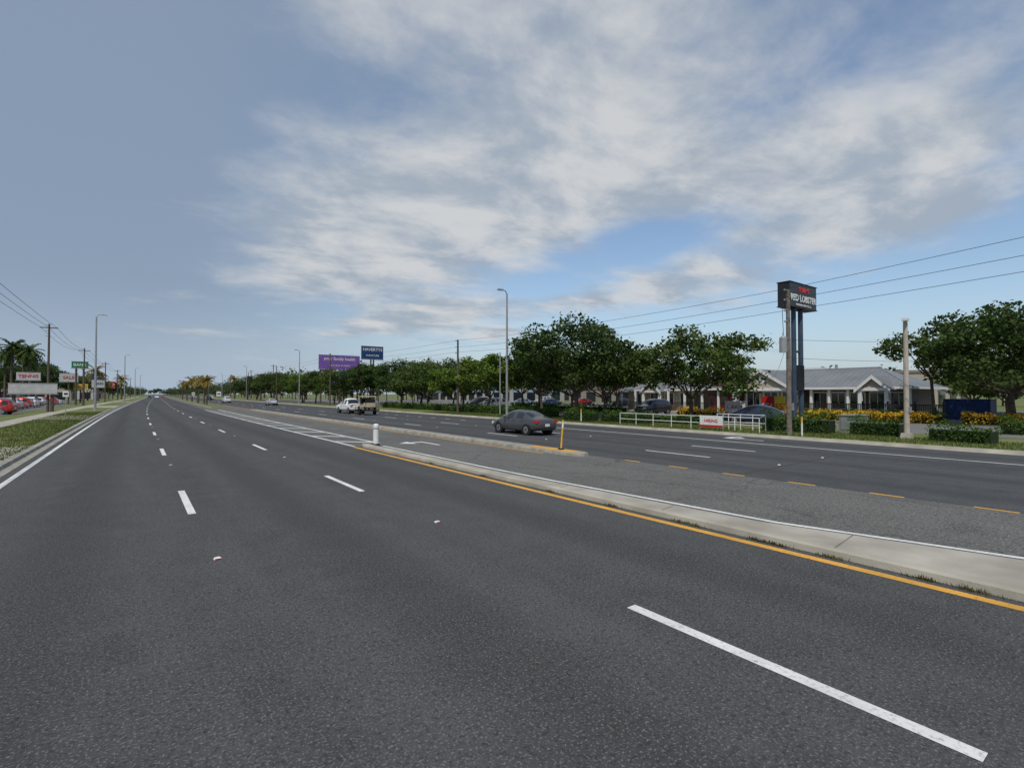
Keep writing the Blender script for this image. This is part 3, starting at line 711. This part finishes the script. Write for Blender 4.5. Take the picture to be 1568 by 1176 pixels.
shop('retail_store',92,118,125,190,6,nmat('pale_wall',(0.42,0.41,0.38),(0.35,0.34,0.32),1,.8),M_lbl)
shop('commercial_building',-50,-25,185,215,6,nmat('grey_wall',(0.36,0.36,0.35),(0.3,0.3,0.29),1,.8),M_redp,'+x')
shop('commercial_building',-40,-18,240,262,5,M_wall,M_grn,'+x')
shop('commercial_building',-34,-14,285,305,5,M_pale,M_redp,'+x')
shop('commercial_building',-34,-12,330,360,6,M_wall2,M_trim,'+x')
mb=MB()
for y in np.arange(70,150,3): mb.cyl((-11.3,y,.1),(-11.3,y,1.1),.03,.03,M_steel,5)
mb.cyl((-11.3,70,1.05),(-11.3,148,1.05),.03,.03,M_steel,5); mb.cyl((-11.3,70,.6),(-11.3,148,.6),.03,.03,M_steel,5); mb.obj('pipe_fence')

# ------------------------------------------------------------------ vehicles
SED=[(-2.30,.66,.42,.70,.50,.74,'n'),(-2.24,.80,.30,.90,.62,.96,'n'),(-1.68,.87,.22,.95,.64,1.04,'r'),(-1.02,.89,.20,.95,.58,1.40,'s'),(-.25,.89,.20,.94,.58,1.47,'p'),(-.16,.89,.20,.94,.58,1.475,'s'),
     (.62,.89,.20,.92,.58,1.42,'r'),(1.28,.88,.20,.90,.68,1.0,'n'),(1.95,.84,.22,.80,.64,.86,'n'),(2.24,.76,.28,.62,.5,.70,'n'),(2.32,.6,.38,.52,.4,.58,'e')]
SUV=[(-2.25,.70,.45,.80,.6,1.0,'n'),(-2.22,.84,.34,1.02,.66,1.15,'r'),(-1.95,.90,.26,1.05,.66,1.66,'s'),(-1.2,.92,.24,1.04,.68,1.74,'p'),(-1.08,.92,.24,1.04,.68,1.745,'s'),(-.1,.92,.24,1.03,.68,1.75,'p'),(0,.92,.24,1.03,.68,1.75,'s'),
     (.72,.92,.24,1.02,.66,1.68,'r'),(1.3,.91,.24,1.0,.72,1.12,'n'),(2.0,.87,.26,.92,.66,1.0,'n'),(2.22,.8,.32,.78,.55,.86,'n'),(2.3,.66,.42,.62,.45,.7,'e')]
PICK=[(-2.85,.86,.50,.98,.80,1.02,'n'),(-2.82,.94,.42,1.05,.86,1.10,'n'),(-.98,.95,.38,1.06,.86,1.10,'n'),(-.95,.95,.36,1.08,.70,1.12,'r'),(-.82,.95,.36,1.10,.68,1.84,'s'),(-.05,.95,.36,1.10,.68,1.88,'p'),(.05,.95,.36,1.10,.68,1.88,'s'),
      (.82,.95,.36,1.10,.67,1.82,'r'),(1.4,.95,.36,1.10,.76,1.22,'n'),(2.6,.92,.36,1.04,.74,1.14,'n'),(2.82,.88,.4,.9,.7,1.0,'n'),(2.88,.8,.48,.75,.6,.8,'e')]
def vehicle(name,loc,rz,col,kind,coln,wheel=.33,wb=1.38,metal=.4):
    body=nmat('paint_'+coln,col,tuple(c*.93 for c in col),1.5,.28,metallic=metal,spec=.5,coat=.6)
    e=empty(name,loc,rz); mb=MB(); st=kind; rings=[]
    for (y,w_,zb,belt,wr,top,k) in st:
        half=[(0,zb),(w_*.88,zb),(w_*.99,zb+.12),(w_,(zb+belt)/2),(w_*.965,belt),(wr,top-.05),(wr*.55,top)]
        ring=[(x,y,z) for x,z in half]+[(0,y,top+.012)]+[(-x,y,z) for x,z in reversed(half[1:])]
        b=len(mb.v); mb.v.extend(ring); rings.append((b,len(ring)))
    for i in range(len(st)-1):
        k=st[i][6]; b0,n=rings[i]; b1,_=rings[i+1]
        for j in range(n):
            j2=(j+1)%n; m=body
            js=min(j,n-1-j)
            if js==4 and k=='s': m=M_glass
            if js in (5,6) and k=='r': m=M_glass
            if js==0 : m=M_dark
            mb.f.append((b0+j,b1+j,b1+j2,b0+j2)); mb.m.append(mb.mi(m))
    b0,n=rings[0]; mb.f.append(tuple(b0+i for i in range(n))); mb.m.append(mb.mi(body))
    b0,n=rings[-1]; mb.f.append(tuple(b0+i for i in reversed(range(n)))); mb.m.append(mb.mi(body))
    o=mb.obj('body',e,True); sb=o.modifiers.new('s','SUBSURF'); sb.levels=2; sb.render_levels=2
    W=max(s[1] for s in st); y0=st[0][0]; y1=st[-1][0]
    mb=MB()
    for sx in (-1,1):
        for yy in (-wb,wb):
            mb.cyl((sx*(W-.28),yy,wheel),(sx*(W-.012),yy,wheel+.02),wheel*1.2,wheel*1.2,M_dark,20)
            mb.cyl((sx*(W-.25),yy,wheel),(sx*(W+.0),yy,wheel),wheel,wheel,M_dark,20)
            mb.cyl((sx*(W-.1),yy,wheel),(sx*(W+.008),yy,wheel),wheel*.66,wheel*.62,M_chrome,14)
            mb.cyl((sx*(W-.1),yy,wheel),(sx*(W+.012),yy,wheel),wheel*.2,wheel*.2,M_dark,8)
            for q in range(5):
                a=q*2*math.pi/5+.3; mb.cyl((sx*(W-.05),yy+math.cos(a)*wheel*.4,wheel+math.sin(a)*wheel*.4),(sx*(W+.011),yy+math.cos(a)*wheel*.4,wheel+math.sin(a)*wheel*.4),wheel*.1,wheel*.1,M_dark,6)
    mb.obj('wheels',e)
    mb=MB(); zl=st[1][3]-.10; wl=st[1][1]
    for sx in (-1,1):
        mb.box((sx*(wl-.14),y0+.07,zl),(.30,.12,.15),M_red,0,.9)
        mb.box((sx*(wl-.03),y0+.2,zl+.01),(.06,.24,.13),M_red)
        mb.box((sx*(st[-2][1]-.15),y1-.09,st[-2][3]+.0),(.3,.14,.14),M_lamp,0,.85)
        mb.box((sx*(W+.07),.62 if kind is SED else .75,st[6][3]+.08),(.18,.1,.13),body,0,.8)
    mb.box((0,y0+.015,st[0][3]-.1),(.34,.03,.14),M_wp); mb.box((0,y0+.06,.36),(wl*1.5,.12,.1),M_dark)
    mb.box((0,y1-.05,.5),(.9,.1,.14),M_dark)
    for sx in (-1,1):
        for yy in (-.95,-.2,.72): mb.box((sx*(W-.018),yy,(st[5][2]+st[5][3])/2+.06),(.012,.012,.5),M_dark)
        for yy in (-.62,.1): mb.box((sx*(W-.012),yy,st[5][3]-.12),(.03,.16,.025),M_chrome)
    if kind is PICK:
        mb.box((0,-1.9,1.085),(1.45,1.7,.06),M_dark); mb.box((0,y0+.03,.5),(1.7,.14,.16),M_chrome)
    mb.obj('trim',e)
    return e
def on(d,t,z=.0): return (*pt(d,t)[:2],z)
vehicle('sedan_car',on(19.2,24.9),0,(0.075,0.075,0.075),SED,'grey',metal=.3)
vehicle('pickup_truck',on(21.6,63.5),0,(0.75,0.75,0.75),PICK,'white',.39,1.85,0.0)
vehicle('suv_car',on(18.3,160),0,(0.7,0.7,0.7),SUV,'white2',.36,1.38,0.0)
M_beige=nmat('beige_plastic',(0.45,0.38,0.27),(0.38,0.32,0.22),2,.5)
e=empty('utility_trailer',on(21.6,57.8)); mb=MB()
mb.box((0,0,.55),(1.7,3.2,.12),M_black); mb.box((0,2.1,.5),(.1,1.4,.08),M_black)
for s in (-1,1):
    mb.cyl((s*.8,0,.32),(s*1.02,0,.32),.32,.32,M_dark,16); mb.box((s*.92,0,.68),(.26,.9,.05),M_black); mb.box((s*.82,0,.85),(.05,3.1,.05),M_black)
    for y in (-1.5,-.5,.5,1.5): mb.box((s*.82,y,.7),(.05,.05,.3),M_black)
mb.obj('trailer_frame',e)
mb=MB(); mb.box((0,.9,1.0),(1.2,.8,.6),M_beige,0,.8); mb.box((0,-.2,.85),(1.2,1.2,.25),M_beige); mb.box((0,-.7,1.15),(1.15,.9,.5),M_beige,0,.92); mb.box((0,-1.0,1.5),(1.1,.15,.5),M_dark)
for s in (-1,1):
    for y in (-1.05,.6): mb.cyl((s*.55,y,1.1),(s*.52,y*.9,2.1),.03,.03,M_black,6)
mb.box((0,-.2,2.13),(1.3,2.0,.08),M_beige,0,.92); mb.box((0,.57,1.6),(1.0,.03,.7),M_glass)
for s in (-1,1):
    for y in (-.9,.95): mb.cyl((s*.5,y,.8),(s*.68,y,.8),.2,.2,M_dark,12)
mb.obj('golf_cart',e)
vehicle('parked_car',(37.6,20.0,.12),R(15),(0.02,0.035,0.08),SED,'navy')
vehicle('parked_car',(60,78,.12),R(90),(0.65,0.65,0.66),SED,'silver',metal=.1)
vehicle('parked_car',(75,77,.12),R(90),(0.5,0.02,0.02),SED,'red')
vehicle('parked_car',(50,77.6,.12),R(80),(0.03,0.03,0.035),SUV,'black')
vehicle('parked_car',(74,88,.12),R(90),(0.4,0.4,0.42),SUV,'silver2')
vehicle('parked_car',(60,92,.12),R(90),(0.6,0.6,0.6),SUV,'silver3')
vehicle('parked_car',(45,66,.12),R(90),(0.35,0.35,0.36),SUV,'grey2')
vehicle('parked_car',(75,62,.12),R(90),(0.6,0.6,0.6),SUV,'silver3')
vehicle('parked_car',(75,66,.12),R(90),(0.03,0.03,0.035),SED,'black')
vehicle('parked_car',(46.5,36.5,.12),R(88),(0.03,0.03,0.035),SUV,'black')
vehicle('parked_car',(60,70,.12),R(92),(0.05,0.06,0.12),SED,'blue')
for i,(x,y,c,n,k) in enumerate(((-12.9,80,(.5,.02,.02),'red',SUV),(-14.2,84,(.5,.02,.02),'red',SED),(-14.4,88,(.45,.02,.03),'red3',SUV),(-14.5,92,(.03,.03,.03),'black',SUV),(-14.8,96,(.5,.02,.02),'red',SED),(-15,100.5,(.6,.6,.6),'silver3',SUV),(-15,105,(.5,.02,.02),'red',SED),(-15,110,(.5,.03,.03),'red',SUV),(-15,116,(.7,.7,.7),'white2',SUV),(-15,122,(.1,.1,.1),'grey',SED),(-15.5,130,(.7,.7,.7),'white2',SUV),(-14.5,138,(.5,.03,.03),'red',SUV),(-14.5,146,(.7,.7,.7),'white2',SED))):
    vehicle('parked_car',(x,y,.13),R(80),c,k,n)
for d,t,c,n,k in ((22.4,118,(.6,.6,.6),'silver3',SED),(19.2,230,(.03,.03,.03),'black',SUV),(22.2,260,(.7,.7,.7),'white2',SUV),(2.8,330,(.7,.7,.7),'white2',SUV),(-.8,380,(.03,.03,.03),'black',SUV),(6.2,420,(.5,.02,.02),'red',SED),(18.9,330,(.6,.6,.6),'silver3',SED)):
    vehicle('car',on(d,t),math.pi if d<10 else 0,c,k,n)

# ------------------------------------------------------------------ world
SUN_EL, SUN_AZ = 56.0, 228.0
world=bpy.data.worlds.new('World'); scene.world=world; world.use_nodes=True
nt=world.node_tree; N=nt.nodes; L=nt.links
for n in list(N): N.remove(n)
out=N.new('ShaderNodeOutputWorld'); bg=N.new('ShaderNodeBackground'); bg.inputs[1].default_value=.12; L.new(bg.outputs[0],out.inputs[0])
sky=N.new('ShaderNodeTexSky'); sky.sky_type='NISHITA'; sky.sun_disc=False; sky.sun_elevation=R(SUN_EL); sky.sun_rotation=R(SUN_AZ); sky.dust_density=1.5; sky.air_density=1.0; sky.ozone_density=2.0
tc=N.new('ShaderNodeTexCoord'); sx=N.new('ShaderNodeSeparateXYZ'); L.new(tc.outputs['Generated'],sx.inputs[0])
def M(op,a,b=None,c=None):
    n=N.new('ShaderNodeMath'); n.operation=op
    for i,v in enumerate((a,b,c)):
        if v is None: continue
        if isinstance(v,(int,float)): n.inputs[i].default_value=v
        else: L.new(v,n.inputs[i])
    return n.outputs[0]
X,Y,Z=sx.outputs
az=M('ARCTAN2',X,Y); el=M('ARCSINE',Z)
def blob(a0,e0,ra,re,rot=0):
    a0,e0,ra,re,rot=map(R,(a0,e0,ra,re,rot)); da=M('SUBTRACT',az,a0); de=M('SUBTRACT',el,e0); c,s=math.cos(rot),math.sin(rot)
    u=M('DIVIDE',M('ADD',M('MULTIPLY',da,c),M('MULTIPLY',de,s)),ra); v=M('DIVIDE',M('SUBTRACT',M('MULTIPLY',de,c),M('MULTIPLY',da,s)),re)
    return M('EXPONENT',M('MULTIPLY',M('ADD',M('MULTIPLY',u,u),M('MULTIPLY',v,v)),-1.0))
zz=M('ADD',M('MAXIMUM',Z,0.0),.14)
cv=N.new('ShaderNodeCombineXYZ'); L.new(M('DIVIDE',X,zz),cv.inputs[0]); L.new(M('DIVIDE',Y,zz),cv.inputs[1])
def noise(scale,detail,rough,dist=0.0,offv=(0,0,0),sc=(1,1,1),rot=0):
    mp=N.new('ShaderNodeMapping'); mp.inputs['Location'].default_value=offv; mp.inputs['Scale'].default_value=sc; mp.inputs['Rotation'].default_value=(0,0,R(rot)); L.new(cv.outputs[0],mp.inputs[0])
    n=N.new('ShaderNodeTexNoise'); n.inputs['Scale'].default_value=scale; n.inputs['Detail'].default_value=detail; n.inputs['Roughness'].default_value=rough; n.inputs['Distortion'].default_value=dist
    L.new(mp.outputs[0],n.inputs['Vector']); return n.outputs[0]
n1=noise(1.1,7,.56,.25,(3.1,1.7,0),(1,1.25,1),35)
n2=noise(3.6,6,.6,.2,(7,2,0),(1,1.1,1),10)
def ssum(items):
    o=None
    for wgt,b in items:
        t_=M('MULTIPLY',b,wgt); o=t_ if o is None else M('ADD',o,t_)
    return o
cov=ssum([(.72,blob(23,17.0,15,9)),(.62,blob(43,25,22,8)),(.62,blob(70,20,17,7)),(.55,blob(56,12,9,2.4,-4)),(.62,blob(26,8.3,9,1.2,10)),(.45,blob(35,6.9,5,.9,-4)),
          (-.60,blob(51,16.0,7.5,2.2,8)),(-.30,blob(76,8,16,4)),(.42,blob(4,6,3,.6)),(.45,blob(38,40,55,9)),(.42,blob(45,10,7,1.2,3)),(.35,blob(72,14.5,9,2,5)),(-.25,blob(-3,16,12,14)),(-.2,blob(40,12,6,1.2,6)),(.2,blob(14,13,8,3,15))])
cov=M('ADD',cov,M('MULTIPLY',M('SUBTRACT',n1,.5),1.15)); cov=M('ADD',cov,M('MULTIPLY',M('SUBTRACT',n2,.5),.75))
def mapr(s,a,b,c=0.,d=1.,smooth=True):
    m=N.new('ShaderNodeMapRange'); m.interpolation_type='SMOOTHSTEP' if smooth else 'LINEAR'
    for i,v in ((1,a),(2,b),(3,c),(4,d)): m.inputs[i].default_value=v
    L.new(s,m.inputs[0]); return m.outputs[0]
alpha=mapr(cov,-.02,.66,0,.94)
def mixc(f,a,b,bt='MIX'):
    x=N.new('ShaderNodeMix'); x.data_type='RGBA'; x.blend_type=bt
    if isinstance(f,float): x.inputs[0].default_value=f
    else: L.new(f,x.inputs[0])
    for i,v in ((6,a),(7,b)):
        if isinstance(v,tuple): x.inputs[i].default_value=(*v,1)
        else: L.new(v,x.inputs[i])
    return x.outputs[2]
veil=mapr(az,R(36),R(0),.10,.9)
nis=mixc(1.0,sky.outputs[0],(1.22,1.24,1.22),'MULTIPLY')
base=mixc(veil,nis,(2.1,2.7,3.6))
haze=mapr(el,R(11),R(0),0,.6)
base=mixc(haze,base,(3.8,4.6,5.6))
n3=noise(2.3,6,.6,.2,(1,9,0),(1,1.3,1),25)
ccol=mixc(mapr(n3,.36,.64),(3.0,3.5,4.15),(5.2,5.3,5.4))
thick=mapr(cov,.75,1.35,0,.3)
ccol=mixc(thick,ccol,(5.8,5.8,5.8))
L.new(mixc(alpha,base,ccol),bg.inputs[0])

sl=bpy.data.lights.new('sun','SUN'); sl.energy=3.0; sl.angle=R(.5); sl.color=(1,.95,.86)
so=bpy.data.objects.new('sun',sl); scene.collection.objects.link(so)
sd=Vector((math.sin(R(SUN_AZ))*math.cos(R(SUN_EL)),math.cos(R(SUN_AZ))*math.cos(R(SUN_EL)),math.sin(R(SUN_EL))))
so.rotation_euler=(-sd).to_track_quat('-Z','Y').to_euler(); so.location=(0,0,50)

cam=bpy.data.cameras.new('camera'); co=bpy.data.objects.new('camera',cam); scene.collection.objects.link(co)
cam.sensor_width=36; cam.lens=18.0; cam.clip_end=9000; cam.clip_start=.1
co.location=(0,0,2.4); co.rotation_euler=(R(90+1.13),0,R(-36.46)); scene.camera=co
print('DONE')
